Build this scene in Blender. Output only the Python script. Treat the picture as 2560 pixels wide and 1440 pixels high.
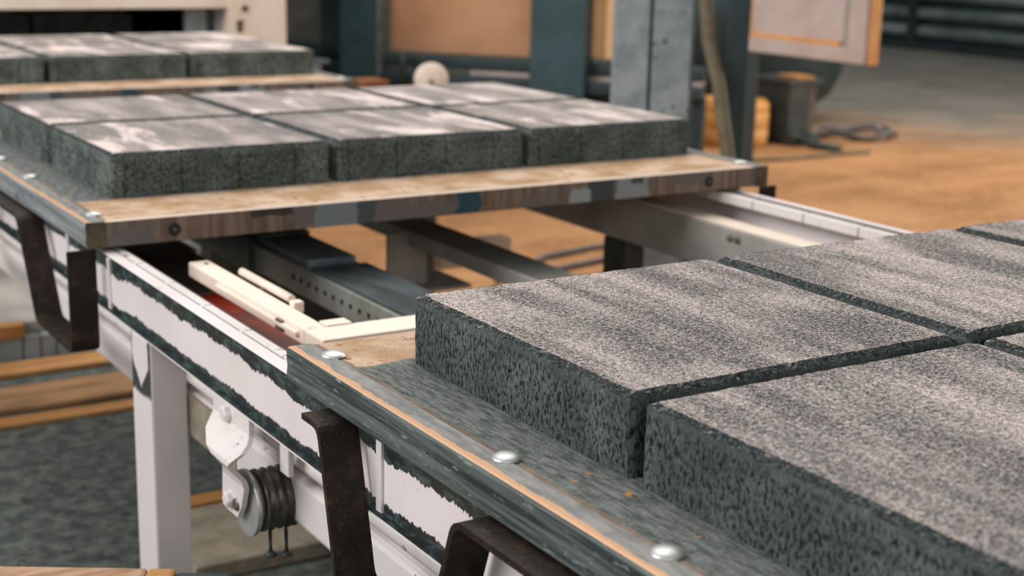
import bpy, bmesh, math, random
from mathutils import Matrix, Vector
for o in list(bpy.data.objects): bpy.data.objects.remove(o, do_unlink=True)
sc = bpy.context.scene
C = sc.collection
rnd = random.Random(7)

# ------------------------------------------------------------------ camera
F_PX = 3621.18
cam_d = bpy.data.cameras.new('camera'); cam = bpy.data.objects.new('camera', cam_d); C.objects.link(cam)
r_ = Vector((0.84862775, -0.52849565, 0.02287542)); u_ = Vector((0.10803988, 0.2154918, 0.97051052)); f_ = Vector((0.51784006, 0.8211307, -0.23997093))
M = Matrix(((r_.x, u_.x, -f_.x, -0.70644), (r_.y, u_.y, -f_.y, -1.31493), (r_.z, u_.z, -f_.z, 0.45273), (0, 0, 0, 1)))
cam.matrix_world = M
cam_d.sensor_width = 36.0; cam_d.lens = F_PX*36.0/2560.0
cam_d.clip_start = 0.05; cam_d.clip_end = 100
cam_d.dof.use_dof = True; cam_d.dof.focus_distance = 1.46; cam_d.dof.aperture_fstop = 5.6
sc.camera = cam

# ------------------------------------------------------------------ light
w = bpy.data.worlds.new('hall_ambient'); sc.world = w; w.use_nodes = True
bg = w.node_tree.nodes['Background']; bg.inputs[0].default_value = (0.90, 0.94, 0.93, 1); bg.inputs[1].default_value = 0.40

def area(name, loc, target, size, size_y, power, col):
    d = bpy.data.lights.new(name, 'AREA'); d.shape = 'RECTANGLE'; d.size = size; d.size_y = size_y; d.energy = power; d.color = col
    o = bpy.data.objects.new(name, d); C.objects.link(o); o.location = loc
    o.rotation_euler = (Vector(target)-Vector(loc)).to_track_quat('-Z', 'Y').to_euler()
    return o
area('window_light', (-4.6, 1.6, 2.9), (0.3, 0.9, -0.1), 4.0, 2.2, 270, (1.0, 0.955, 0.94))
area('front_fill', (-2.2, -5.0, 2.3), (0.5, 1.2, -0.1), 3.5, 1.8, 65, (1.0, 0.95, 0.91))  # unseen fill added behind the camera for faces turned towards it
area('skylight', (1.2, 3.2, 5.2), (0.9, 1.8, 0.0), 3.5, 5.0, 210, (1.0, 0.94, 0.90))
area('warm_hall_lamp', (5.8, 3.4, 4.6), (4.2, 3.4, -0.6), 2.0, 4.0, 170, (1.0, 0.88, 0.74))
area('right_fill', (7.8, 1.6, 1.5), (1.0, 1.3, -0.45), 1.6, 3.4, 200, (1.0, 0.90, 0.78))  # unseen fill added at the right to brighten the floor beneath the pallets

vs = sc.view_settings
vs.view_transform = 'Standard'; vs.look = 'None'; vs.gamma = 1.0; vs.use_curve_mapping = False
vs.exposure = 0.1

FZ = -0.60          # floor level (pallet deck is z = 0)

# ------------------------------------------------------------------ helpers
def lin(h):
    h = h.lstrip('#'); c = [int(h[i:i+2], 16)/255 for i in (0, 2, 4)]
    return tuple(((x/12.92) if x <= .04045 else ((x+.055)/1.055)**2.4) for x in c) + (1.0,)

class NT:
    def __init__(s, name):
        s.m = bpy.data.materials.new(name); s.m.use_nodes = True; s.t = s.m.node_tree; s.t.nodes.clear()
        s.out = s.t.nodes.new('ShaderNodeOutputMaterial'); s.b = s.t.nodes.new('ShaderNodeBsdfPrincipled')
        s.t.links.new(s.b.outputs[0], s.out.inputs[0])
        s.tc = s.t.nodes.new('ShaderNodeTexCoord'); s.obj = s.tc.outputs['Object']
    def n(s, t): return s.t.nodes.new(t)
    def put(s, sock, v):
        if isinstance(v, bpy.types.NodeSocket): s.t.links.new(v, sock)
        else: sock.default_value = v
    def math(s, op, a, b=0.0, c=0.0, clamp=False):
        x = s.n('ShaderNodeMath'); x.operation = op; x.use_clamp = clamp
        for i, v in enumerate((a, b, c)): s.put(x.inputs[i], v)
        return x.outputs[0]
    def scale(s, vec, sx, sy, sz, off=None):
        x = s.n('ShaderNodeMapping'); s.put(x.inputs[0], vec); x.inputs[3].default_value = (sx, sy, sz)
        if off is not None: s.put(x.inputs[1], off)
        return x.outputs[0]
    def noise(s, scale, detail=2.0, vec=None, rough=0.5, dist=0.0):
        x = s.n('ShaderNodeTexNoise'); s.put(x.inputs['Vector'], vec if vec is not None else s.obj)
        x.inputs['Scale'].default_value = scale; x.inputs['Detail'].default_value = detail
        x.inputs['Roughness'].default_value = rough; x.inputs['Distortion'].default_value = dist
        return x.outputs[0]
    def vor(s, scale, vec=None):
        x = s.n('ShaderNodeTexVoronoi'); s.put(x.inputs['Vector'], vec if vec is not None else s.obj)
        x.inputs['Scale'].default_value = scale
        return x.outputs[0]
    def step(s, v, a, b):
        x = s.n('ShaderNodeMapRange'); x.interpolation_type = 'SMOOTHSTEP'
        s.put(x.inputs[0], v); x.inputs[1].default_value = a; x.inputs[2].default_value = b
        return x.outputs[0]
    def mix(s, f, a, b):
        x = s.n('ShaderNodeMix'); x.data_type = 'RGBA'; s.put(x.inputs[0], f)
        for i, v in ((6, a), (7, b)): s.put(x.inputs[i], lin(v) if isinstance(v, str) else v)
        return x.outputs[2]
    def ramp(s, f, stops, interp='LINEAR'):
        x = s.n('ShaderNodeValToRGB'); s.put(x.inputs[0], f); x.color_ramp.interpolation = interp
        el = x.color_ramp.elements
        while len(el) < len(stops): el.new(0.5)
        for e, (p, c) in zip(el, stops): e.position = p; e.color = lin(c)
        return x.outputs[0]
    def xyz(s, vec=None):
        x = s.n('ShaderNodeSeparateXYZ'); s.put(x.inputs[0], vec if vec is not None else s.obj); return x.outputs
    def normal_z(s):
        g = s.n('ShaderNodeNewGeometry'); x = s.n('ShaderNodeSeparateXYZ')
        t = s.n('ShaderNodeVectorTransform'); t.vector_type = 'NORMAL'; t.convert_from = 'WORLD'; t.convert_to = 'OBJECT'
        s.t.links.new(g.outputs['True Normal'], t.inputs[0]); s.t.links.new(t.outputs[0], x.inputs[0])
        return x.outputs
    def bump(s, h, strength=0.4, dist=0.002):
        x = s.n('ShaderNodeBump'); x.inputs['Strength'].default_value = strength; x.inputs['Distance'].default_value = dist
        s.put(x.inputs['Height'], h); s.t.links.new(x.outputs[0], s.b.inputs['Normal'])
    def fin(s, col, rough=0.6, metal=0.0, spec=0.4):
        s.put(s.b.inputs['Base Color'], lin(col) if isinstance(col, str) else col)
        s.put(s.b.inputs['Roughness'], rough); s.put(s.b.inputs['Metallic'], metal); s.b.inputs['Specular IOR Level'].default_value = spec
        return s.m

class MB:
    """collects shapes given in world metres into one mesh"""
    def __init__(s): s.v = []; s.f = []; s.sm = []
    def add(s, vs, fs, smooth=False):
        k = len(s.v); s.v += [tuple(v) for v in vs]
        for f in fs: s.f.append(tuple(i+k for i in f)); s.sm.append(smooth)
        return s
    def box(s, x0, x1, y0, y1, z0, z1, c=0.0):
        """box, edges chamfered by c"""
        if c <= 0:
            vs = [(x, y, z) for z in (z0, z1) for y in (y0, y1) for x in (x0, x1)]
            return s.add(vs, [(0, 2, 3, 1), (4, 5, 7, 6), (0, 1, 5, 4), (2, 6, 7, 3), (0, 4, 6, 2), (1, 3, 7, 5)])
        bm = bmesh.new(); bmesh.ops.create_cube(bm, size=1.0)
        for v in bm.verts: v.co = Vector(((x0+x1)/2+v.co.x*(x1-x0), (y0+y1)/2+v.co.y*(y1-y0), (z0+z1)/2+v.co.z*(z1-z0)))
        bmesh.ops.bevel(bm, geom=list(bm.edges), offset=c, segments=2, affect='EDGES', profile=0.5)
        bm.verts.index_update()
        s.add([v.co for v in bm.verts], [[v.index for v in f.verts] for f in bm.faces]); bm.free(); return s
    def prism(s, poly, axis, a, b):
        """extrude a 2D polygon along axis between a and b; poly in the two other axes (cyclic order x,y,z)"""
        n = len(poly)
        def P(p, t): return {'x': (t, p[0], p[1]), 'y': (p[0], t, p[1]), 'z': (p[0], p[1], t)}[axis]
        vs = [P(p, a) for p in poly]+[P(p, b) for p in poly]
        fs = [tuple(range(n)), tuple(range(2*n-1, n-1, -1))]+[(i, n+i, n+(i+1) % n, (i+1) % n) for i in range(n)]
        return s.add(vs, fs)
    def lathe(s, prof, c, axis, seg=32, smooth=True, close=True):
        """prof: list of (t along axis, radius)"""
        A = {'x': (Vector((1, 0, 0)), Vector((0, 1, 0)), Vector((0, 0, 1))), 'y': (Vector((0, 1, 0)), Vector((0, 0, 1)), Vector((1, 0, 0))), 'z': (Vector((0, 0, 1)), Vector((1, 0, 0)), Vector((0, 1, 0)))}
        a, b, d = A[axis] if isinstance(axis, str) else axis
        c = Vector(c); vs = []
        for t, r in prof:
            for k in range(seg):
                th = 2*math.pi*k/seg; vs.append(c+a*t+(b*math.cos(th)+d*math.sin(th))*r)
        fs = [(i*seg+k, i*seg+(k+1) % seg, (i+1)*seg+(k+1) % seg, (i+1)*seg+k) for i in range(len(prof)-1) for k in range(seg)]
        s.add(vs, fs, smooth)
        if close:
            m = len(prof)-1
            s.add([vs[k] for k in range(seg)], [tuple(range(seg-1, -1, -1))]); s.add([vs[m*seg+k] for k in range(seg)], [tuple(range(seg))])
        return s
    def tube(s, pts, r, seg=10):
        pts = [Vector(p) for p in pts]; vs = []; n = len(pts)
        for i, p in enumerate(pts):
            t = (pts[min(i+1, n-1)]-pts[max(i-1, 0)]).normalized()
            a = t.cross(Vector((0, 0, 1)) if abs(t.z) < .9 else Vector((1, 0, 0))).normalized(); b = t.cross(a)
            rr = r[i] if isinstance(r, (list, tuple)) else r
            vs += [p+(a*math.cos(2*math.pi*k/seg)+b*math.sin(2*math.pi*k/seg))*rr for k in range(seg)]
        fs = [(i*seg+k, (i+1)*seg+k, (i+1)*seg+(k+1) % seg, i*seg+(k+1) % seg) for i in range(n-1) for k in range(seg)]
        s.add(vs, fs, True)
        s.add(vs[:seg], [tuple(range(seg))]); s.add(vs[-seg:], [tuple(range(seg-1, -1, -1))])
        return s
    def strap(s, path, x0, x1, t):
        """flat bar bent along path of (y, z), width x0..x1, thickness t"""
        n = len(path); nrm = []
        for i in range(n):
            a = Vector(path[max(i-1, 0)]); b = Vector(path[min(i+1, n-1)]); d = (b-a).normalized(); nrm.append(Vector((-d.y, d.x)))
        vs = []
        for i, p in enumerate(path):
            q = Vector(p); o1 = q+nrm[i]*t/2; o2 = q-nrm[i]*t/2
            vs += [(x0, o1.x, o1.y), (x1, o1.x, o1.y), (x1, o2.x, o2.y), (x0, o2.x, o2.y)]
        fs = [(i*4+k, i*4+(k+1) % 4, i*4+4+(k+1) % 4, i*4+4+k) for i in range(n-1) for k in range(4)]
        fs += [(3, 2, 1, 0), tuple((n-1)*4+k for k in range(4))]
        return s.add(vs, fs)
    def xf(s, mat):
        s.v = [tuple(mat @ Vector(v)) for v in s.v]; return s
    def build(s, name, mat, parent=None, loc=None):
        """link as one mesh object; origin at parent's origin, or at loc"""
        o0 = world_loc(parent) if parent is not None else Vector(loc if loc is not None else (0, 0, 0))
        me = bpy.data.meshes.new(name)
        me.from_pydata([tuple(Vector(v)-o0) for v in s.v], [], s.f); me.update()
        for p, k in zip(me.polygons, s.sm): p.use_smooth = k
        bm = bmesh.new(); bm.from_mesh(me); bmesh.ops.remove_doubles(bm, verts=bm.verts, dist=1e-6); bmesh.ops.recalc_face_normals(bm, faces=bm.faces); bm.to_mesh(me); bm.free()
        me.materials.append(mat)
        o = bpy.data.objects.new(name, me); C.objects.link(o)
        if parent is not None: o.parent = parent
        else: o.location = o0
        return o

def world_loc(o):
    v = Vector(o.location)
    while o.parent: o = o.parent; v = v+Vector(o.location)
    return v
def empty(name, loc, label, cat, group=None):
    o = bpy.data.objects.new(name, None); C.objects.link(o); o.location = loc; o.empty_display_size = 0.1
    return tag(o, label, cat, group)
def tag(o, label, cat, group=None):
    o['label'] = label; o['category'] = cat; o['kind'] = 'thing'
    if group: o['group'] = group
    return o
def struct(o, label=None):
    o['kind'] = 'structure'
    if label: o['label'] = label
    return o

# ------------------------------------------------------------------ materials
def m_slab(name='moulded_concrete', dusty=0.0):  # dusty: dustier top, and paler sides standing in for more light
    s = NT(name)
    oi = s.n('ShaderNodeObjectInfo'); off = s.n('ShaderNodeCombineXYZ')
    k = s.math('MULTIPLY', oi.outputs['Random'], 37.0); s.put(off.inputs[0], k); s.put(off.inputs[1], s.math('MULTIPLY', k, 1.7))
    add = s.n('ShaderNodeVectorMath'); add.operation = 'ADD'; s.put(add.inputs[0], s.obj); s.put(add.inputs[1], off.outputs[0]); v = add.outputs[0]
    nz = s.normal_z()[2]; x, y, z = s.xyz()
    top = s.step(nz, 0.9, 0.98)
    # dust on the top face: long soft streaks and clouds broken by fine dark grain
    st = s.noise(11.0, 4, s.scale(v, 1.6, .34, 1.0), .55, .25)
    cl = s.noise(4.0, 3, v, .5)
    dust = s.math('ADD', s.math('MULTIPLY', st, .65), s.math('MULTIPLY', cl, .35))
    dust = s.step(dust, .40, .64)
    d2 = s.step(s.noise(7.0, 5, s.scale(v, 1.4, .45, 1.0), .6, .6), .52, .62)
    dust = s.math('ADD', s.math('MULTIPLY', dust, .62-.1*dusty), s.math('MULTIPLY', d2, .26+.65*dusty))
    g1 = s.noise(520, 2, v, .6); g2 = s.noise(210, 3, v, .65)
    grain = s.math('ADD', s.math('MULTIPLY', g1, .6), s.math('MULTIPLY', g2, .4))
    lvl = s.math('ADD', s.math('MULTIPLY', grain, 2.15-.7*dusty), s.math('MULTIPLY', dust, .34))
    tcol = s.ramp(s.math('SUBTRACT', lvl, .65-.42*dusty), [(.20, '#15191a'), (.36, '#4f5251'), (.52, '#837e7c'), (.70, '#b5a9a5'), (.95, '#e2d4d0')])
    # sides: teal grey, elongated pits, smoother band under the top edge
    pv = s.scale(v, 1.0, 1.0, .55)
    p1 = s.noise(270, 3, pv, .6); p2 = s.noise(620, 2, v, .5); lg = s.noise(14, 3, v, .55)
    pit = s.step(s.math('ADD', s.math('MULTIPLY', p1, .8), s.math('MULTIPLY', p2, .2)), .36, .58)
    sm = s.step(z, .062, .067)
    pit = s.math('MAXIMUM', pit, s.math('MULTIPLY', sm, .72))
    base = s.mix(s.step(lg, .35, .7), '#59645f' if dusty else '#4d5754', '#77817e' if dusty else '#656e6b')  # farther slabs: paler side colour standing in for more light
    scol = s.mix(pit, '#141818', base)
    sp = s.math('MULTIPLY', s.step(s.noise(95, 4, s.scale(v, 1, 1, .35), .7), .60, .72), .55)
    scol = s.mix(s.math('MULTIPLY', sp, s.step(z, .045, .066)), scol, '#8e9a98')
    sp2 = s.step(s.noise(330, 2, v), .70, .76)
    scol = s.mix(s.math('MULTIPLY', sp2, .6), scol, '#9aa5a3')
    # crumbly arris is bare dark concrete
    arr = s.step(nz, .25, .5)
    acol = s.ramp(grain, [(.36, '#15191a'), (.52, '#33393a'), (.64, '#6f7371')])
    col = s.mix(arr, scol, acol); col = s.mix(top, col, tcol)
    hgt = s.mix(top, s.math('ADD', s.math('MULTIPLY', p1, 1.0), s.math('MULTIPLY', p2, .35)), grain)
    s.bump(hgt, .75, .0035)
    return s.fin(col, .93, 0, .15)

def m_board_top():
    s = NT('worn_pallet_deck')       # local: x 0 = first slab, y 0 = rear slab edge
    x, y, z = s.xyz(); nrm = s.normal_z()
    n1 = s.noise(11, 4, None, .6); n2 = s.noise(60, 4, s.scale(s.obj, 3, .6, 1), .65); n3 = s.noise(330, 2); n4 = s.noise(38, 4, None, .7)
    tan = s.mix(s.step(n1, .35, .65), '#9f8262', '#c2aa96')
    tan = s.mix(s.step(n4, .56, .66), tan, '#8a6232')
    tan = s.mix(s.math('MULTIPLY', s.step(n3, .62, .7), .8), tan, '#4a3a28')
    cem = s.mix(s.step(n2, .3, .7), '#444a49', '#797d7a')
    cem = s.mix(s.math('MULTIPLY', s.step(s.noise(120, 3, s.scale(s.obj, .5, 3, 1), .7), .58, .66), .8), cem, '#262b2b')
    cem = s.mix(s.math('MULTIPLY', s.step(n3, .66, .74), .8), cem, '#aeb2b0')
    wob = s.math('MULTIPLY', s.math('SUBTRACT', s.noise(22, 3), .5), .03)
    yy = s.math('ADD', y, wob)
    # cement smear where slabs stood on the deck, clean margin along the two ends
    m = s.math('MULTIPLY', s.step(yy, -.802, -.792), s.math('SUBTRACT', 1.0, s.step(yy, .008, .016)))
    yel = s.math('MULTIPLY', s.step(s.noise(16, 4, None, .6), .66, .68), .9)
    col = s.mix(m, tan, s.mix(yel, cem, '#b07a3c'))
    rim = s.math('SUBTRACT', 1.0, s.step(s.math('ADD', x, s.math('MULTIPLY', s.math('SUBTRACT', n4, .5), .012)), -.0618, -.0600))
    col = s.mix(rim, col, s.mix(s.step(n1, .4, .6), '#6b5d50', '#877768'))
    wear = s.math('SUBTRACT', 1.0, s.step(s.math('ADD', y, s.math('MULTIPLY', s.math('SUBTRACT', n1, .5), .03)), -.968, -.960))
    col = s.mix(s.math('MULTIPLY', wear, .75), col, '#cdbfb4')
    # end faces: brown end grain with blots of old paint
    g = s.noise(60, 4, s.scale(s.obj, 1.0, 1, .05), .6); b = s.noise(7, 3, s.scale(s.obj, 1, 1, 2.0), .5)
    wood = s.mix(s.step(g, .35, .65), '#64554a', '#8a7668')
    wood = s.mix(s.step(b, .52, .62), wood, '#6d6663')
    def patch(c, x0, x1, z0, z1, colr, op=.9):
        dx = s.math('ADD', x, s.math('MULTIPLY', s.math('SUBTRACT', s.noise(45, 3), .5), .035))
        dz = s.math('ADD', z, s.math('MULTIPLY', s.math('SUBTRACT', s.noise(70, 2), .5), .014))
        mm = s.math('MULTIPLY', s.math('MULTIPLY', s.step(dx, x0, x0+.006), s.math('SUBTRACT', 1.0, s.step(dx, x1-.006, x1))), s.math('MULTIPLY', s.step(dz, z0, z0+.003), s.math('SUBTRACT', 1.0, s.step(dz, z1-.003, z1))))
        return s.mix(s.math('MULTIPLY', mm, op), c, colr)
    for p in ((.17, .25, -.014, .01, '#3a3a36'), (.28, .375, -.05, .01, '#7d868a'), (.36, .40, -.05, .01, '#4c5456'), (.556, .612, -.05, .01, '#274a58'), (.622, .63, -.05, .01, '#a86d2c'),
              (.80, .856, -.05, -.012, '#97a0a0'), (.845, .90, -.05, .01, '#3f4a4d'), (.905, .985, -.05, .01, '#8f9699'), (.94, .98, -.013, .01, '#3f4a4d')): wood = patch(wood, *p)
    col = s.mix(s.step(nrm[2], .5, .6), wood, col)
    s.bump(s.math('ADD', s.math('MULTIPLY', n2, .6), n3), .5, .002)
    return s.fin(col, .85, 0, .2)

def m_edge_steel(name='scuffed_steel_edge', c1='#2a3434', c2='#66716f', hi='#8f9a9a'):
    s = NT(name)     # local x from slab origin: outer face at -.0985
    x, y, z = s.xyz(); nz = s.normal_z()[2]
    a = s.noise(34, 5, s.scale(s.obj, 1, .12, 4), .7); b = s.noise(120, 4, s.scale(s.obj, 1, .25, 1.5), .7); c = s.noise(15, 4, None, .6)
    face = s.mix(s.step(a, .34, .66), c1, c2)
    face = s.mix(s.math('MULTIPLY', s.step(b, .58, .66), .75), face, hi)
    face = s.mix(s.math('MULTIPLY', s.step(c, .60, .70), .8), face, '#3a302b')
    topc = s.mix(s.step(b, .3, .7), '#696a69', '#8f8f8d')
    ed = s.math('ADD', x, s.math('MULTIPLY', s.math('SUBTRACT', s.noise(28, 4, None, .6), .5), .012))
    topc = s.mix(s.math('SUBTRACT', 1.0, s.step(ed, -.0895, -.088)), topc, '#c39a78')
    col = s.mix(s.step(nz, .5, .7), face, topc)
    s.bump(s.math('ADD', a, s.math('MULTIPLY', b, .4)), .3, .001)
    return s.fin(col, .5, .25, .5)

def m_rust():
    s = NT('rusty_flat_bar')
    a = s.noise(45, 5, None, .7); b = s.noise(260, 3); c = s.noise(9, 3)
    col = s.ramp(a, [(.32, '#120f0c'), (.5, '#241c16'), (.64, '#3a2a1f'), (.78, '#64432b')])
    col = s.mix(s.math('MULTIPLY', s.step(b, .60, .7), .4), col, '#5f4d3f')
    s.bump(s.math('ADD', a, s.math('MULTIPLY', b, .5)), .6, .002)
    return s.fin(col, .55, .35, .4)

def m_white(name='white_gloss_paint', base='#e3dadb', grime=True):
    s = NT(name); x, y, z = s.xyz()       # conveyor local: z = height above floor
    n = s.noise(5, 3); col = s.mix(s.math('MULTIPLY', s.step(n, .45, .7), .25), base, '#bdb6b2')
    if grime:
        # black grease along the upper and lower edge of the channel, ragged where paint runs out
        r1 = s.noise(70, 3, s.scale(s.obj, 0, 1, .25), .7); r2 = s.noise(6, 2, s.scale(s.obj, 0, 1, .1)); r3 = s.noise(24, 2, s.scale(s.obj, 0, 1, .1))
        wob = s.math('ADD', s.math('MULTIPLY', s.math('SUBTRACT', r1, .5), .012), s.math('ADD', s.math('MULTIPLY', s.math('SUBTRACT', r2, .5), .022), s.math('ADD', s.math('MULTIPLY', s.math('SUBTRACT', r3, .5), .010), s.math('MULTIPLY', s.math('SUBTRACT', s.noise(230, 2, s.scale(s.obj, 0, 1, .2)), .5), .009))))
        up = s.step(s.math('ADD', z, wob), .5285, .5300)
        up = s.math('MULTIPLY', up, s.math('SUBTRACT', 1.0, s.step(z, .5496, .5502)))
        lo = s.math('SUBTRACT', 1.0, s.step(s.math('ADD', z, s.math('MULTIPLY', wob, .8)), .4805, .4825))
        lo = s.math('MULTIPLY', lo, s.step(z, .4655, .466))
        gcol = s.mix(s.step(s.noise(90, 4, s.scale(s.obj, 1, .4, 1), .7), .45, .68), '#1d2626', '#48585a')
        col = s.mix(s.math('MAXIMUM', up, lo), col, gcol)
        sc_ = s.math('MULTIPLY', s.step(s.noise(60, 5, s.scale(s.obj, 1, .5, 1), .75), .66, .70), s.step(s.noise(7, 2), .52, .6))
        col = s.mix(sc_, col, '#454c4c')
    else:
        sc_ = s.math('MULTIPLY', s.step(s.noise(55, 5, None, .7), .60, .64), s.step(s.noise(6, 2), .50, .6))
        col = s.mix(sc_, col, '#5d6464')
    return s.fin(col, .38, 0, .5)

def m_post():
    s = NT('white_post_paint'); x, y, z = s.xyz(); nx = s.normal_z()
    n = s.noise(5, 3); col = s.mix(s.math('MULTIPLY', n, .25), '#ded6d7', '#b4aeaa')
    # grease run on the outer face: dark frame with a tongue of clean paint down the middle
    w = s.math('MULTIPLY', s.math('SUBTRACT', s.noise(34, 3, s.scale(s.obj, 1, 1, .35), .7), .5), .03)
    dz = s.math('ADD', z, s.math('MULTIPLY', w, 1.2))
    zone = s.math('SUBTRACT', s.step(dz, .372, .378), 0.0)
    cy = s.math('ABSOLUTE', s.math('SUBTRACT', s.math('ADD', y, s.math('MULTIPLY', w, .5)), .703))
    half = s.math('MULTIPLY', s.step(z, .380, .425), .036)
    clean = s.math('LESS_THAN', cy, half)
    m = s.math('MULTIPLY', zone, s.math('SUBTRACT', 1.0, clean))
    m = s.math('MULTIPLY', m, s.math('LESS_THAN', nx[0], -.5))
    col = s.mix(m, col, '#2c3839')
    return s.fin(col, .4, 0, .5)

def m_cream():
    s = NT('cream_paint'); n = s.noise(7, 4); g = s.noise(38, 4, None, .7); f = s.noise(9, 2)
    col = s.mix(s.math('MULTIPLY', s.step(n, .4, .7), .35), '#efe0d2', '#d0b89e')
    col = s.mix(s.math('MULTIPLY', s.step(g, .66, .70), s.step(f, .45, .6)), col, '#5b4c33')
    return s.fin(col, .45, 0, .45)

def m_simple(name, c1, c2, scale=8, rough=.6, metal=0.0, spec=.4, bump=0.0, spots=None, lo=.35, hi=.65, st=(1, 1, 1)):
    s = NT(name); n = s.noise(scale, 4, s.scale(s.obj, *st), .6); col = s.mix(s.step(n, lo, hi), c1, c2)
    if spots:
        col = s.mix(s.step(s.noise(spots[1], 4, None, .7), spots[2], spots[2]+.05), col, spots[0])
    if bump: s.bump(s.noise(scale*6, 4, s.scale(s.obj, *st)), bump, .003)
    return s.fin(col, rough, metal, spec)

def m_floor():
    s = NT('hall_floor'); x, y, z = s.xyz()
    n = s.noise(.55, 4, None, .6); f = s.noise(26, 4, None, .7); g = s.noise(140, 3); st = s.noise(1.6, 4, s.scale(s.obj, 1, 1.6, 1), .6)
    conc = s.mix(s.step(f, .35, .7), '#3d4341', '#646964')
    conc = s.mix(s.math('MULTIPLY', s.step(s.noise(19, 4, None, .7), .60, .66), .7), conc, '#23282a')
    far = s.mix(s.step(st, .35, .65), '#6d6c68', '#7f7b75')
    sand = s.mix(s.step(st, .35, .65), '#8b633f', '#a97d55'); sand = s.mix(s.step(f, .5, .75), sand, '#b9936e')
    # sand spilt over the middle of the hall, warm lamp light put into its orange, thinning out towards the far gate and the conveyor's own bay
    d = s.math('ADD', s.math('ADD', x, s.math('MULTIPLY', y, .5)), s.math('MULTIPLY', s.math('SUBTRACT', n, .5), 3.0))
    e = s.math('ADD', s.math('ADD', s.math('MULTIPLY', x, .75), s.math('MULTIPLY', y, .5)), s.math('MULTIPLY', s.math('SUBTRACT', n, .5), 2.6))
    near = s.step(s.math('ADD', x, s.math('MULTIPLY', s.math('SUBTRACT', f, .5), .4)), .35, .62)
    col = s.mix(near, conc, sand); col = s.mix(s.step(e, 5.2, 7.6), col, far)
    s.bump(s.math('ADD', f, s.math('MULTIPLY', g, .3)), .5, .004)
    return s.fin(col, .8, 0, .25)

SLAB = m_slab(); SLABD = m_slab('dusted_concrete_lit_sides', 1.0); DECK = m_board_top(); EDGE = m_edge_steel(); EDGE2 = m_edge_steel('reflection_pale_edge', '#757c80', '#979da1', '#b4b9bb'); CAPM = m_simple('brown_end_cap', '#4a4034', '#6b5b48', 30, .7, .1); RUST = m_rust(); WHITE = m_white(); POST = m_post()  # EDGE2: EDGE lightened, reflected light on the farther pallets put into its colour
WHITE2 = m_white('white_tube_paint', '#d9d3d2', False); CREAM = m_cream(); FLOOR = m_floor()
RIVET = m_simple('zinc_rivet', '#b4b7b7', '#c9cccb', 30, .42, .7, .5)
BOLT = m_simple('dull_bolt_steel', '#514e48', '#75716a', 60, .45, .6)
DARK = m_simple('flat_black', '#14181a', '#1f2527', 20, .7)  # black put into holes, recesses and the press interior as their shade
GREY = m_simple('grey_machine_paint', '#8d8c88', '#a9a5a1', 6, .5)
GREYD = m_simple('dull_grey_paint', '#5b5d58', '#75766f', 5, .55)
RACKS = m_simple('greased_rack_side', '#75796f', '#8d9089', 14, .5, .2)
RACKT = m_simple('greased_rack_top', '#2f3a3b', '#4a5557', 18, .45, .3, st=(1, .3, 1))
PLATE = m_simple('blue_grey_plate', '#56656a', '#6f7d80', 20, .5, .2)
REDP = m_simple('red_primer_bar', '#5a3028', '#a83620', 5, .45, lo=.42, hi=.62)
BROWN = m_simple('brown_oily_steel', '#4a443f', '#675c54', 6, .5, .1)
TEAL = m_simple('dark_teal_paint', '#2c4448', '#36525a', 4, .5)
TEALD = m_simple('deep_teal_paint', '#1c2c2f', '#263a3e', 4, .5)
PEEL = m_simple('peeling_blue_grey_paint', '#7f8a90', '#9aa4a9', 12, .6, spots=('#2b4145', 26, .62), bump=.3)
TANP = m_simple('tan_panel', '#b1835c', '#c39370', 3, .65)
TANY = m_simple('pale_yellow_board', '#e3b27c', '#f0c594', 4, .6)
PANEL = m_simple('beige_cabinet_paint', '#b5a49c', '#c3b3ad', 5, .55, spots=('#7a6a5c', 12, .70))
ORANGE = m_simple('orange_lit_edge', '#cf935a', '#dba56e', 6, .6)
SLATM = m_simple('dark_gate_slat', '#4f6060', '#7d8a89', 3, .45, .1, st=(1, .6, 1))
SLATH = m_simple('gate_backing', '#1b2728', '#243233', 3, .6)
MOTOR = m_simple('dark_motor_iron', '#2a3234', '#39423f', 8, .6)
BARREL = m_simple('tan_drum_plastic', '#c08a4a', '#d19d5f', 6, .55)
HOSE = m_simple('brown_hose', '#5d5444', '#716752', 12, .7)
COIL = m_simple('grey_hose', '#4a484c', '#5e5c60', 12, .7)
PLANK = m_simple('raw_plank', '#8a6a50', '#b59478', 30, .8, bump=.4, st=(.25, 1, 1), spots=('#4a3526', 30, .66))
YPLANK = m_simple('yellow_plank', '#9c6c3a', '#b48552', 18, .75, bump=.3, st=(.25, 1, 1))
BPLANK = m_simple('sandy_plank', '#7c5f43', '#a07a55', 22, .8, bump=.3, st=(.25, 1, 1))
CONC = m_simple('plinth_concrete', '#8d8b86', '#a6a29b', 8, .85, bump=.3)
CONCB = m_simple('blue_grey_block', '#7b8588', '#929a9c', 10, .85, bump=.3)
CONCT = m_simple('beige_concrete', '#7f7768', '#978d7c', 22, .85, bump=.3)
RUSTB = m_simple('orange_rust', '#6a3f22', '#8a552c', 20, .8)
WALLM = m_simple('grey_wall', '#5d6462', '#737976', 2, .85)
DISC = m_simple('cream_roller_face', '#d9c6b4', '#e6d6c6', 10, .5)

# ------------------------------------------------------------------ setting
struct(MB().box(-8, 14, -6, 18, FZ-.1, FZ).build('floor', FLOOR, None, (0, 0, FZ)), 'dusty concrete floor with orange sand spilt across it')
struct(MB().box(10.55, 10.8, -6, 18, FZ, 4.6).build('wall_right', WALLM, None, (10.55, 0, FZ)), 'grey side wall of the hall')
struct(MB().box(-8, 10.55, 17.75, 18, FZ, 4.6).build('wall_back', WALLM, None, (0, 17.75, FZ)), 'grey end wall of the hall')

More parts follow.
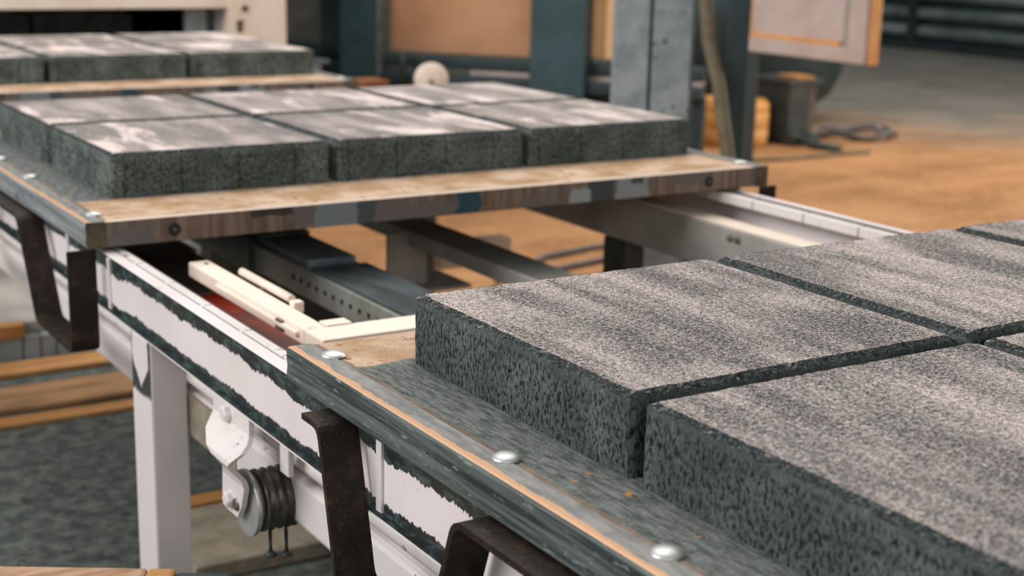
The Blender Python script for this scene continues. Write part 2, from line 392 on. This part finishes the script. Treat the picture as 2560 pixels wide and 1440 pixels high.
gate = empty('slatted_gate', (10.35, 8.6, FZ), 'dark slatted roller gate in the far side wall', 'gate')
MB().box(10.38, 10.52, 4.2, 12.6, FZ, 2.6).build('backing', SLATH, gate)
for a, b in ((4.2, 8.80), (8.90, 12.6)):
    for k in range(14):
        z = FZ+.12+k*.175
        MB().prism([(10.38, z), (10.30, z+.02), (10.285, z+.06), (10.30, z+.10), (10.38, z+.12)], 'y', a, b).build('slat', SLATM, gate)
MB().box(10.26, 10.38, 8.80, 8.90, FZ, 2.6).build('centre_post', SLATH, gate)
MB().box(10.27, 10.38, 4.2, 12.6, FZ, FZ+.09).build('sill', SLATH, gate)

# ------------------------------------------------------------------ slabs
W, L, H, G = .40, .389, .0756, .0158
def slab_mesh(seed, mat, w=W-.002, l=L-.002, h=H):
    q = random.Random(seed); per = 84
    def ring(inset, z, jit, cr):
        pts = []; x0, x1, y0, y1 = inset, w-inset, -l+inset, -inset
        side = [((x0, y1), (x0, y0)), ((x0, y0), (x1, y0)), ((x1, y0), (x1, y1)), ((x1, y1), (x0, y1))]
        for si, ((ax, ay), (bx, by)) in enumerate(side):
            dx, dy = bx-ax, by-ay; ln = math.hypot(dx, dy); nx, ny = dy/ln, -dx/ln
            for i in range(per):
                t = i/per; px, py = ax+dx*t, ay+dy*t; o = q.uniform(-jit, jit)
                e = min(t, 1-t)*ln                        # rounded vertical corners
                if e < cr: o += (cr-e)**2/cr*.55
                # shallow vertical mould grooves across the front and back
                if inset < .004 and si in (1, 3):
                    for c in (.06, .31, .57, .83):
                        if abs(t-c) < .5/per: o += .0042
                pts.append((px-nx*o, py-ny*o, z+q.uniform(-jit, jit)*.5))
        return pts
    rings = [ring(.0, 0, 0, .004), ring(.0, .004, .0004, .004)]
    for z in (.016, .028, .040, .052, .062): rings.append(ring(.0, z, .0007, .004))
    rings += [ring(.0, h-.0060, .0005, .004), ring(.0008, h-.0042, .0007, .004), ring(.0035, h-.0022, .0010, .006), ring(.0068, h, .0007, .007)]
    n = 4*per; vs = [p for r in rings for p in r]
    fs = [(i*n+k, i*n+(k+1) % n, (i+1)*n+(k+1) % n, (i+1)*n+k) for i in range(len(rings)-1) for k in range(n)]
    fs += [tuple(range(n-1, -1, -1)), tuple((len(rings)-1)*n+k for k in range(n))]
    me = bpy.data.meshes.new('paving_slab'); me.from_pydata(vs, [], fs); me.update()
    bm = bmesh.new(); bm.from_mesh(me); bmesh.ops.recalc_face_normals(bm, faces=bm.faces); bm.to_mesh(me); bm.free()
    me.materials.append(mat); return me
SM = [[slab_mesh(k, m) for k in (1, 2, 3)] for m in (SLAB, SLABD)]

COLN = ['left', 'middle', 'right']; ROWN = ['rear', 'front']
PN = ['nearest pallet', 'second pallet, seen whole in mid picture', 'third pallet beneath the cream gantry', 'farthest pallet inside the gantry']
GN = ['slabs on the nearest pallet', 'slabs on the second pallet', 'slabs on the third pallet', 'slabs on the farthest pallet']
def slabs(pi, X0, Y0, jit=.0016):
    for rI in range(2):
        for cI in range(3):
            o = bpy.data.objects.new('paving_slab', SM[min(pi, 1)][(pi+cI+rI*2) % 3]); C.objects.link(o)
            o.location = (X0+cI*(W+G)+rnd.uniform(-jit, jit), Y0-rI*(L+G)+rnd.uniform(-jit, jit), 0.0004)
            o.rotation_euler = (0, 0, rnd.uniform(-.0025, .0025))
            tag(o, '%s %s grey concrete paving slab on the %s' % (COLN[cI], ROWN[rI], PN[pi]), 'paving slab', GN[pi])

# ------------------------------------------------------------------ pallets
TH = .040
def arc(c, r, a0, a1, n=5):
    return [(c[0]+r*math.cos(math.radians(a0+(a1-a0)*i/n)), c[1]+r*math.sin(math.radians(a0+(a1-a0)*i/n))) for i in range(n+1)]
def smooth_path(pts, r=.012, n=4):
    out = [pts[0]]
    for i in range(1, len(pts)-1):
        p = Vector(pts[i]); a = (Vector(pts[i-1])-p); b = (Vector(pts[i+1])-p); rr = min(r, a.length*.45, b.length*.45)
        A = p+a.normalized()*rr; B = p+b.normalized()*rr
        for k in range(n+1):
            t = k/n; q = A*(1-t)**2+p*2*t*(1-t)+B*t*t; out.append((q.x, q.y))
    return out+[pts[-1]]
XR = 1.283
def pallet(pi, X0, Y0, label):
    p = empty('stacking_pallet', (X0, Y0, 0), label, 'pallet', 'slab pallets on the conveyor')
    yb, yf = .112, -.9795
    def L_(mb): return mb.xf(Matrix.Translation((X0, Y0, 0)))
    L_(MB().box(-.0665, XR-.032, yf, yb, -TH, 0, .0012)).build('deck_board', DECK, p)
    for sgn, xa, xb in ((1, -.0985, -.0685), (-1, XR-.030, XR)):
        # rolled channel: outer face with soft shoulders, short top and bottom lip
        xo, xi = (xa, xb) if sgn > 0 else (xb, xa); d = 1 if sgn > 0 else -1
        prof = [(xi, .0016), (xo+d*.004, .0016), (xo+d*.0015, .0008), (xo+d*.0002, -.002), (xo, -.008), (xo+d*.0010, -.019), (xo, -.030), (xo+d*.001, -.037), (xo+d*.006, -.0405), (xi, -.0405)]
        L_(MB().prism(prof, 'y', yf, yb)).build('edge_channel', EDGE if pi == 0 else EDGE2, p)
        L_(MB().box(min(xo, xi)+.0005, max(xo, xi)+.001, yf-.003, yf-.0002, -.0405, .0012, .0008)).build('end_cap', CAPM, p)
        for yr in ((.058, -.298, -.527, -.918) if sgn > 0 else (.058, -.298, -.527, -.930)):
            xr = -.067 if sgn > 0 else XR-.030
            pr = [(0, .0138)]+[(.0058*math.sin(math.radians(a)), .0138*math.cos(math.radians(a))) for a in (15, 30, 45, 60, 75, 88)]
            L_(MB().lathe(pr, (xr, yr, .0010), 'z', 24)).build('rivet', RIVET, p)
        # one flat bar bent into two hanging feet
        x0, x1 = (-.1245, -.0805) if sgn > 0 else (XR-.003, XR+.038)
        path = [(.014, -.0445), (-.026, -.0445), (-.068, -.205), (-.250, -.205), (-.306, -.0445), (-.648, -.0445), (-.752, -.205), (-.966, -.205), (-.966, -.0445)]
        L_(MB().strap(smooth_path(path, .014), x0, x1, .0065)).build('hanging_foot_bar', RUST, p)
    for xb_ in (.043, 1.133):
        L_(MB().lathe([(0, .0105), (-.003, .0105)], (xb_, yf+.0015, -.021), 'y', 20)).build('bolt_recess', DARK, p)
        L_(MB().lathe([(0, .003), (-.0055, .003)], (xb_, yf+.0015, -.021), 'y', 10)).build('bolt_end', BOLT, p)
    return p
PAL = [(0, 0, 'nearest dusty pallet with rusty bent feet at lower right'), (-.0035, 1.8556, 'second pallet with paint-blotted brown front edge'), (-.0433, 3.6645, 'third pallet with sandy front edge below the cream gantry'), (-.044, 5.48, 'farthest pallet standing in the dark inside the gantry')]
for i, (x, y, lb) in enumerate(PAL):
    pallet(i, x, y, lb); slabs(i, x, y)

# ------------------------------------------------------------------ conveyor
cv = empty('pallet_conveyor', (0, 0, FZ), 'long white steel pallet conveyor carrying all the slab pallets', 'conveyor')
Y0, Y1 = -1.9, 6.05
ZT = -.0475                                   # underside of the foot bar rests clear of the rail top
def rail(sgn, xo, name):
    d = sgn
    prof = [(xo, -.132), (xo-d*.006, -.132), (xo-d*.006, -.1365), (xo+d*.034, -.1365), (xo+d*.034, -.132), (xo+d*.005, -.131), (xo+d*.005, ZT-.006), (xo+d*.0165, ZT-.006), (xo+d*.0165, ZT), (xo+d*.002, ZT), (xo, ZT-.002)]
    return MB().prism(prof, 'y', Y0, Y1).build(name, WHITE, cv)
rl = rail(1, -.0735, 'side_rail'); rr = rail(-1, 1.225, 'side_rail')
for sgn, xa, xb in ((1, -.0520, -.0395), (-1, 1.166, 1.185)):
    y = -1.2; k = 0
    while y < 3.0:
        ln = .142
        MB().box(xa, xb, y, y+ln-.004, ZT-.018, ZT, .0012).build('slide_bar', WHITE2, cv); y += ln
        if sgn > 0: MB().box(xa-.0045, xa+.004, y-.006, y+.002, ZT-.012, ZT-.001).build('bar_clip', WHITE2, cv)
MB().box(-.057, -.0522, Y0, Y1, ZT-.012, ZT-.006).build('groove_shade', DARK, cv)
MB().box(-.038, -.034, Y0, Y1, -.125, ZT-.003).build('inner_liner', BROWN, cv)
# web stiffeners and the joint flanges of the rail
for y in (-.345, -.075, .845, 1.075, 2.05):
    MB().box(-.0765, -.0725, y, y+.012, -.131, ZT-.004).build('stiffener', WHITE2, cv)
# posts
for (x0, x1, y0, y1) in ((-.0780, -.022, .660, .747), (-.0780, -.022, 3.25, 3.34), (1.165, 1.225, 3.25, 3.34), (1.165, 1.225, .10, .19)):
    MB().box(x0, x1, y0, y1, FZ, -.137, .004).build('support_post', POST, cv)
# lower tubes on the left side
MB().box(-.018, .030, Y0, Y1, -.288, -.222, .008).build('lower_tube', WHITE2, cv)
MB().tube([(-.012, Y0, -.196), (-.012, Y1, -.196)], .0125, 16).build('thin_pipe', WHITE2, cv)
MB().box(-.020, -.016, .48, .66, -.287, -.224).build('tan_sleeve', CONCT, cv)
MB().box(.034, .10, .15, .21, -.200, -.128, .003).build('hanger_block', GREYD, cv)
MB().box(-.046, -.038, .235, .262, -.205, -.128, .002).build('hanger_tab', WHITE2, cv)
# bent pulley bracket
bp = [(-.0775, -.1368, .280, .404), (-.0775, -.160, .281, .402), (-.083, -.168, .274, .400), (-.095, -.177, .267, .386), (-.107, -.187, .272, .352), (-.108, -.193, .277, .334), (-.1005, -.203, .281, .333), (-.0865, -.220, .286, .352), (-.082, -.232, .290, .364), (-.081, -.262, .304, .369), (-.081, -.280, .318, .360)]
vs, fs = [], []; n = len(bp)
for k, off in enumerate((0, .007)):
    for (x, z, ya, yb) in bp: vs += [(x+off, ya, z), (x+off, yb, z)]
for i in range(n-1):
    a = 2*i; fs.append((a, a+1, a+3, a+2)); b = 2*n+2*i; fs.append((b, b+2, b+3, b+1))
    fs.append((a, a+2, b+2, b)); fs.append((a+1, b+1, b+3, a+3))
fs += [(0, 2*n, 2*n+1, 1), (2*n-2, 2*n-1, 4*n-1, 4*n-2)]
br = MB().add(vs, fs).build('pulley_bracket', WHITE2, cv)
for (y, z) in ((.350, -.150), (.340, -.262)):
    MB().lathe([(0, .011), (-.007, .011), (-.009, .008)], (-.0775 if z > -.2 else -.0805, y, z), 'x', 6, False).build('bolt', WHITE2, br)
MB().lathe([(0, .043), (.003, .0435), (.006, .043), (.008, .036), (.012, .036)], (-.070, .318, -.262), 'x', 40).build('pulley_flange', RIVET, br)
pr = [(0, .040)]
for k in range(4): pr += [(.004+k*.011, .041), (.007+k*.011, .033), (.010+k*.011, .033)]
pr += [(.046, .041), (.05, .038)]
MB().lathe(pr, (-.056, .318, -.262), 'x', 40).build('pulley_drum', BOLT, br)
MB().lathe([(0, .008), (.09, .008)], (-.084, .318, -.262), 'x', 12).build('axle', BOLT, br)
for k, (x, y, dz) in enumerate(((-.036, .322, .0), (-.018, .312, .003))):
    MB().tube([(x, y, -.298), (x+.001, y+.001, -.312), (x, y-.002, -.327), (x+.001, y, -.338)], [.0022, .0028, .0020, .0028], 8).build('grease_drip', MOTOR, br)
    MB().lathe([(-.004, .002), (-.002, .009), (.001, .007), (.004, .003)], (x+.001, y, -.341), 'z', 12).build('grease_blob', MOTOR, br)

# cream inner carriage frame
fr = empty('carriage_frame', (.05, .4, FZ), 'cream painted lifting carriage frame between the conveyor rails', 'carriage')
zc = -.070
MB().box(.0515, .0855, .405, .852, zc-.024, zc, .003).build('long_tube', CREAM, fr)
MB().box(.0515, .86, .345, .405, zc-.024, zc, .003).build('cross_tube', CREAM, fr)
MB().box(.0455, .0515, .42, .72, zc-.013, zc-.007, .001).build('weld_strip', CREAM, fr)
MB().tube([(.0955, .735, zc+.004), (.0955, .545, zc+.004)], .0062, 12).build('guide_rod', CREAM, fr)
MB().box(.0855, .1015, .515, .532, zc-.010, zc+.007, .002).build('rod_block', CREAM, fr)
MB().box(.0855, .1015, .630, .640, zc-.010, zc+.001, .001).build('rod_clip', BROWN, fr)
for x in (.20, .80): MB().box(x, x+.04, .352, .398, FZ, zc-.024, .003).build('frame_leg', CREAM, fr)
MB().box(.083, .12, .400, .425, zc, zc+.003, .001).build('weld_plate', CREAM, fr)
MB().lathe([(0, .0035), (.0015, .0035)], (.072, .825, zc), 'z', 10).build('bolt_hole', DARK, fr)
MB().box(.0460, .0515, .470, .490, zc-.019, zc-.004, .001).build('grease_lump', BROWN, fr)

# red primer plate and oily inner plate seen in the slot beside the rail
MB().box(-.030, .135, .10, .905, -.148, -.140, .002).build('red_plate', REDP, cv)
MB().box(-.030, .19, .909, 1.30, -.147, -.139, .002).build('inner_plate', BROWN, cv)
MB().box(-.030, .23, 1.31, 2.4, -.165, -.157, .002).build('inner_plate', GREYD, cv)
MB().box(.13, .17, 1.02, 1.03, -.139, -.1365).build('bright_strip', WHITE2, cv)
MB().box(.25, .62, .55, .97, -.345, -.335, .003).build('drip_tray', CONCT, cv)

# toothed rack beam
rk = empty('rack_beam', (.34, .4, FZ), 'grey toothed rack beam with a row of holes beneath the pallets', 'rack beam')
MB().box(.290, .400, -.6, 1.9, -.176, -.126, .002).build('beam_side', RACKS, rk)
MB().box(.296, .402, -.6, .925, -.126, -.121, .001).build('grease_top', RACKT, rk)
MB().box(.300, .392, .945, 1.16, -.126, -.112, .003).build('bridge_plate', PLATE, rk)
for k in range(20):
    y = .36+k*.033
    MB().lathe([(0, .0048), (-.002, .0048)], (.2905, y, -.149), 'x', 10).build('hole', DARK, rk)
for k in range(26):
    y = 1.165+k*.0165
    MB().prism([(y, -.176), (y+.0135, -.176), (y+.0105, -.112), (y+.003, -.112)], 'x', .276, .292).build('tooth', RACKT, rk)
MB().box(.300, .40, 1.16, 1.62, -.126, -.108, .002).build('tooth_cap', PLATE, rk)
for y in (-.3, 1.45): MB().box(.31, .38, y, y+.06, FZ, -.177).build('rack_leg', GREYD, rk)
MB().box(.43, .53, .98, 2.2, -.36, -.30, .004).build('lower_channel', GREYD, rk)
MB().box(.34, .47, 1.50, 1.56, -.36, -.177).build('channel_hanger', GREYD, rk)

# mid beam on an H column
mb_ = empty('mid_beam', (.70, 1.2, FZ), 'grey channel beam on an H column under the middle of the conveyor', 'beam')
MB().prism([(.665, -.172), (.665, -.150), (.752, -.150), (.752, -.156), (.672, -.156), (.672, -.172)], 'y', -.4, 2.6).build('channel_top', GREYD, mb_)
MB().box(.657, .665, -.4, 2.6, -.178, -.149, .001).build('channel_face', GREY, mb_)
MB().box(.610, .700, 1.247, 1.257, -.262, -.150, .001).build('column_plate', GREY, mb_)
MB().box(.700, .712, 1.25, 1.34, -.262, -.157).build('column_web', GREYD, mb_)
MB().box(.712, .765, 1.330, 1.340, FZ, -.157, .001).build('column_flange', GREY, mb_)
MB().box(.62, .70, 1.257, 1.33, FZ, -.262, .002).build('column_foot', GREY, mb_)
MB().box(.60, .78, 1.20, 1.36, -.270, -.262, .001).build('base_plate', GREY, mb_)

# right-hand box beam
bb = empty('box_beam', (1.12, .8, FZ), 'wide pale box beam inside the far rail with cream top', 'beam')
MB().box(1.100, 1.150, -.8, 2.7, -.184, -.094, .003).build('beam_web', GREY, bb)
MB().box(1.103, 1.150, -.8, 2.7, -.094, -.0895, .001).build('beam_cap', CREAM, bb)
for dy in (0, .022): MB().lathe([(0, .007), (-.005, .007), (-.007, .004)], (1.100, .745+dy, -.112), 'x', 6, False).build('bolt', BOLT, bb)
MB().box(1.098, 1.150, 1.10, 1.18, FZ, -.185, .003).build('beam_leg', MOTOR, bb)
MB().box(.90, 1.098, 1.55, 1.60, -.32, -.26, .003).build('side_arm', CREAM, bb)

# ------------------------------------------------------------------ floor level pieces under the conveyor
def sleeper(name, x0, x1, y0, y1, h, mat, label, cat, group=None):
    o = MB().box(x0, x1, y0, y1, FZ, FZ+h, min(.004, h*.3)).build(name, mat, None, ((x0+x1)/2, (y0+y1)/2, FZ)); tag(o, label, cat, group); return o
sleeper('concrete_sleeper', .03, .95, .80, 1.045, .030, CONCT, 'broad beige concrete sleeper below the pulley', 'sleeper')
sleeper('yellow_plank', .03, .95, 1.050, 1.095, .034, YPLANK, 'yellow plank against the far side of the beige sleeper', 'plank')
sleeper('yellow_lath', -.55, .65, 1.705, 1.755, .012, YPLANK, 'thin yellow lath nearest the white post on the floor', 'plank')
sleeper('sandy_plank', -.55, .65, 1.795, 1.955, .016, BPLANK, 'wide sandy brown plank between two yellow ones', 'plank')
sleeper('yellow_board', -.55, .65, 2.06, 2.155, .014, YPLANK, 'yellow board lying in front of the block plinth', 'plank')
pl = empty('block_plinth', (.1, 2.4, FZ), 'low concrete plinth of blue grey blocks with yellow edge', 'plinth')
xs = [-.62, -.26, .095, .138, .176, .53, .9]
for a, b in zip(xs[:-1], xs[1:]): MB().box(a+.002, b-.002, 2.175, 2.30, FZ, FZ+.066, .003).build('block', CONCB, pl)
MB().box(-.62, .098, 2.168, 2.205, FZ+.066, FZ+.100, .003).build('edge_board', YPLANK, pl)
MB().box(-.62, .9, 2.205, 3.1, FZ+.066, FZ+.096, .004).build('slab_top', CONC, pl)
# plank lying askew near the lower left corner, on a trestle
tr = empty('trestle_board', (-.28, .30, FZ), 'raw wooden board with yellow end on a low trestle at lower left', 'board')
ang = math.atan2(-.106, .176); ux = Vector((math.cos(ang), math.sin(ang), 0)); 
Mt = Matrix.Translation((-.188, .258, -.300)) @ Matrix.Rotation(ang, 4, 'Z')
MB().box(-.70, -.028, -.20, 0, -.035, 0, .005).xf(Mt).build('board', PLANK, tr)
MB().box(-.028, .006, -.20, 0, -.035, 0, .005).xf(Mt).build('painted_end', YPLANK, tr)
MB().box(.006, .075, -.20, -.004, -.038, -.003, .005).xf(Mt).build('iron_end', TEALD, tr)
for x in (-.62, -.10): MB().box(x, x+.05, -.17, -.03, FZ+.300, -.035, .003).xf(Mt).build('trestle_leg', PLANK, tr)

# ------------------------------------------------------------------ gantry behind the third pallet
ga = empty('press_gantry', (.6, 4.0, FZ), 'cream gantry of the block press spanning the third pallet', 'gantry')
MB().box(-.75, 1.325, 3.95, 4.10, .142, .40, .004).build('cross_beam', CREAM, ga)
vs = [(1.325, -.3), (1.325, .400), (1.545, .400), (1.557, .171), (1.555, -.3)]
hole = (1.352, 1.384, .050, .098)
# side plate with a square window, as a frame of four pieces
MB().box(1.322, hole[0], 3.94, 4.06, FZ, .40).box(hole[1], 1.552, 3.94, 4.06, FZ, .40).box(hole[0], hole[1], 3.94, 4.06, hole[3], .40).box(hole[0], hole[1], 3.94, 4.06, FZ, hole[2]).build('side_plate', CREAM, ga)
MB().box(hole[0]-.01, hole[1]+.01, 4.06, 4.07, hole[2]-.01, hole[3]+.01).build('window_cover', MOTOR, ga)
MB().lathe([(0, .012), (-.006, .012)], (1.385, 3.9405, .142), 'y', 16).build('bolt', MOTOR, ga)
MB().box(-.75, -.55, 3.95, 4.10, FZ, .142).build('side_leg', CREAM, ga)
MB().box(1.180, 1.262, 4.02, 4.05, -.03, .142, .003).build('chute_plate', PEEL, ga)
MB().box(1.262, 1.297, 4.03, 4.05, -.03, .142, .003).build('chute_strip', MOTOR, ga)
MB().box(1.297, 1.321, 4.02, 4.05, -.03, .142, .003).build('chute_plate', PEEL, ga)
MB().box(-.75, 1.7, 6.1, 6.15, FZ, 1.2).build('shade_back', DARK, ga)  # black panels box in the press so its shaded interior reads dark
MB().box(-.80, -.75, 3.95, 6.15, FZ, 1.2).build('shade_side', DARK, ga)
MB().box(-.80, 1.6, 4.05, 6.15, .50, .55).build('shade_roof', DARK, ga)
MB().box(1.545, 1.56, 4.06, 6.15, FZ, .5).build('shade_cheek', DARK, ga)

# ------------------------------------------------------------------ teal machine frame (stands turned to the conveyor)
P0 = Vector((2.6803, 3.7281, 0)); Re = Matrix.Rotation(math.atan2(-.75071, .66063), 4, 'Z'); Mf = Matrix.Translation(P0) @ Re
tf = empty('machine_frame', (P0.x, P0.y, FZ), 'dark teal machine frame with tan panels behind the conveyor', 'machine')
def TB(name, mat, s0, s1, d0, d1, z0, z1, c=.003): return MB().box(s0, s1, d0, d1, z0, z1, c).xf(Mf).build(name, mat, tf)
TB('column', TEAL, -.112, .122, -.06, .10, FZ, .60)
TB('column', TEAL, -.967, -.815, -.05, .10, FZ, .60)
TB('column_flange', PLATE, -.815, -.792, -.02, .10, FZ, .60)
TB('dark_post', TEALD, -1.085, -.967, .02, .16, FZ, .60)
TB('tan_panel', TANP, -.792, -.150, .10, .13, -.072, .60)
TB('panel_strip', GREYD, -.150, -.112, .08, .12, -.074, .60)
TB('yellow_board', TANY, .122, .168, .06, .10, -.060, .60)
TB('yellow_board', TANY, .176, .215, .05, .10, -.060, .60)
TB('black_edge', DARK, .215, .245, .05, .12, -.060, .60)
TB('grey_panel', GREYD, -1.30, -1.085, .10, .14, -.046, .60)
TB('ledge', TEALD, -1.30, -1.02, .02, .14, -.10, -.046)
TB('ledge_plate', PEEL, -1.13, -1.04, .00, .06, -.135, -.115)
TB('sill_beam', TEALD, -1.30, .60, .02, .14, -.128, -.078, .008)
TB('grey_rail', GREYD, -.80, .60, .04, .12, -.150, -.128)
TB('pink_strip', PANEL, -.40, .60, .030, .05, -.152, -.132)
TB('lower_beam', TEALD, -.80, .60, -.02, .12, -.205, -.152, .010)
TB('skirt', TEALD, -1.30, .60, .06, .14, FZ, -.205)
MB().tube([(2.19, 4.19, -.20), (2.19, 4.19, -.055)], .009, 10).build('rod', MOTOR, tf)
dc = empty('guide_roller', (1.675, 3.005, FZ), 'cream round guide roller standing behind the second pallet', 'roller')
ax = Vector((-.53, -.84, 0)).normalized(); axb = Vector((0, 0, 1)); axc = ax.cross(axb)
MB().lathe([(-.03, .054), (-.004, .058), (0, .055), (.001, .012)], (1.675, 3.005, -.046), (ax, axb, axc), 36).build('disc', DISC, dc)
MB().lathe([(0, .007), (.008, .007)], (1.675+ax.x*.001, 3.005+ax.y*.001, -.052), (ax, axb, axc), 12).build('axle', BOLT, dc)
MB().box(1.67, 1.71, 3.02, 3.06, FZ, -.05).build('roller_stand', TEALD, dc)
tag(MB().box(1.68, 1.80, 3.55, 3.68, FZ, -.105, .006).build('rusty_block', RUSTB, None, (1.74, 3.6, FZ)), 'rusty brown block beside the third pallet end', 'block')

# blue grey column, dark post and hose
cl = empty('steel_column', (1.9, 2.1, FZ), 'blue grey double steel column with peeling paint', 'column')
ac = math.atan2(-.528, .849); Mc = Matrix.Translation((1.879, 2.065, 0)) @ Matrix.Rotation(ac, 4, 'Z')
MB().box(-.104, -.004, -.01, .10, FZ, 1.9, .004).xf(Mc).build('tube', PEEL, cl)
MB().box(.006, .118, -.01, .10, FZ, 1.9, .004).xf(Mc).build('tube', PEEL, cl)
MB().box(-.006, .008, .004, .09, FZ, 1.9).xf(Mc).build('seam', TEALD, cl)
MB().box(.118, .127, .0, .10, FZ, 1.9, .002).xf(Mc).build('side_plate', PLATE, cl)
dp = Matrix.Translation((1.951, 1.768, 0)) @ Matrix.Rotation(ac, 4, 'Z')
dk = empty('upright_post', (1.95, 1.77, FZ), 'narrow black green upright post right of the column', 'post')
MB().box(-.029, .029, -.015, .012, FZ, 1.9, .003).xf(dp).build('post_tube', TEALD, dk)
MB().box(-.07, .07, -.07, .08, FZ, FZ+.012, .002).xf(dp).build('foot_plate', TEALD, dk)
hp = [(1.810, 1.90, 1.0), (1.850, 1.855, .55), (1.870, 1.815, .277), (1.874, 1.80, .17), (1.880, 1.755, .063), (1.883, 1.73, -.04), (1.888, 1.705, -.14), (1.88, 1.70, -.35), (1.86, 1.70, FZ+.06), (1.80, 1.72, FZ+.022), (1.70, 1.85, FZ+.022)]
tag(MB().tube(hp, .0195, 12).build('hanging_hose', HOSE, None, (1.9, 1.8, FZ)), 'brown hose hanging down between column and black post', 'hose')

# cabinet hung on a stand
cb = empty('control_cabinet', (3.5, 3.0, FZ), 'beige control cabinet with framed door at top right', 'cabinet')
yl, yr_ = 3.402, 2.685
MB().box(3.415, 3.45, yr_, yl, -.02, .75, .004).build('cabinet_body', ORANGE, cb)
def cbx(name, mat, y0, y1, z0, z1, x0, x1): return MB().box(x0, x1, y0, y1, z0, z1, .003).build(name, mat, cb)
cbx('door_stile', PANEL, yr_+.022, 2.80, -.018, .75, 3.392, 3.416)
cbx('door_rail', PANEL, 2.80, yl, -.018, .040, 3.392, 3.416)
cbx('panel_bead', ORANGE, 2.845, 3.40, .040, .060, 3.394, 3.416)  # orange light on the recess edges put into the bead colour
cbx('panel_bead', ORANGE, 3.372, 3.40, .060, .75, 3.394, 3.416)
cbx('panel_bead', GREY, 2.80, 2.835, .040, .75, 3.402, 3.416)
cbx('door_panel', PANEL, 2.835, 3.372, .060, .75, 3.404, 3.416)
MB().box(3.45, 3.53, 3.45, 3.52, FZ, .60, .004).build('cabinet_stand', TEALD, cb)
MB().box(3.452, 3.50, 3.10, 3.45, .30, .36, .003).build('stand_arm', TEALD, cb)

# curved pedestal, motor, drum, hoses on the floor
pd = [(0, .34), (.05, .40), (.08, .478), (.16, .585), (.29, .645), (.45, .66), (.85, .66), (.90, .62)]
pe = MB().lathe([(FZ+t, r) for t, r in pd], (5.00, 5.35, 0), 'z', 48).build('round_pedestal', TEALD, None, (5.00, 5.35, FZ)); tag(pe, 'dark round machine pedestal flaring upwards behind the cabinet', 'pedestal')
mo = empty('drive_motor', (4.42, 4.3, FZ), 'dark boxy drive motor standing on the sandy floor', 'motor')
MB().box(4.455, 4.60, 4.25, 4.55, FZ+.06, -.275, .012).build('motor_body', MOTOR, mo)
MB().box(4.60, 4.66, 4.26, 4.54, FZ+.03, -.285, .012).build('gear_end', BROWN, mo)
MB().box(4.445, 4.68, 4.24, 4.56, -.290, -.262, .006).build('motor_lid', MOTOR, mo)
MB().box(4.50, 4.62, 4.24, 4.40, -.262, -.245, .004).build('orange_tag', YPLANK, mo)
for x in (4.455, 4.57): MB().box(x, x+.08, 4.20, 4.50, FZ, FZ+.065, .006).build('motor_foot', MOTOR, mo)
MB().tube([(4.50, 4.24, FZ+.05), (4.52, 4.10, FZ+.02), (4.56, 3.96, FZ+.012)], .022, 10).build('cable_end', MOTOR, mo)
dr = empty('tan_drum', (4.12, 4.42, FZ), 'tan plastic drum between black post and drive motor', 'drum')
MB().lathe([(FZ, .175), (FZ+.01, .187), (FZ+.08, .19), (FZ+.09, .184), (FZ+.10, .19), (FZ+.17, .19), (FZ+.18, .184), (FZ+.19, .189), (FZ+.215, .186), (FZ+.225, .17)], (4.245, 4.44, 0), 'z', 40).build('drum_body', BARREL, dr)
MB().lathe([(FZ+.222, .172), (FZ+.232, .172), (FZ+.232, .15)], (4.245, 4.44, 0), 'z', 40).build('drum_lid', BARREL, dr)
def loop(cx, cy, rx, ry, z, n, a0, a1, ph=0): return [(cx+rx*math.cos(math.radians(a0+(a1-a0)*i/n)), cy+ry*math.sin(math.radians(a0+(a1-a0)*i/n)), z+.012*math.sin(i*.7+ph)) for i in range(n+1)]
hc = MB(); hc.tube(loop(5.05, 4.36, .20, .17, FZ+.02, 36, 0, 360), .013, 8).tube(loop(5.07, 4.35, .22, .185, FZ+.03, 36, 20, 370, 1), .012, 8)
tag(hc.build('hose_coil', COIL, None, (5.06, 4.36, FZ)), 'coiled grey hose lying on the sandy floor', 'hose')
tag(MB().tube([(4.66, 3.86, FZ+.01), (4.40, 3.88, FZ+.01), (4.15, 3.86, FZ+.01), (3.9, 3.9, FZ+.01), (3.7, 4.0, FZ+.01)], .010, 8).build('floor_rope', HOSE, None, (4.1, 3.9, FZ)), 'thin brown rope curving across the floor before the drum', 'rope')
tag(MB().tube([(1.55, 2.35, FZ+.01), (1.86, 2.56, FZ+.012), (2.1, 2.62, FZ+.01), (2.6, 2.66, FZ+.01), (3.0, 2.6, FZ+.01)], .009, 8).build('floor_cable', COIL, None, (2.0, 2.6, FZ)), 'upper dark cable on the orange floor under the conveyor', 'cable')
tag(MB().tube([(1.5, 2.20, FZ+.01), (1.80, 2.40, FZ+.012), (2.05, 2.45, FZ+.01), (2.35, 2.28, FZ+.01), (2.6, 2.1, FZ+.01)], .009, 8).build('floor_cable', COIL, None, (2.0, 2.4, FZ)), 'lower dark cable forking off on the orange floor', 'cable')
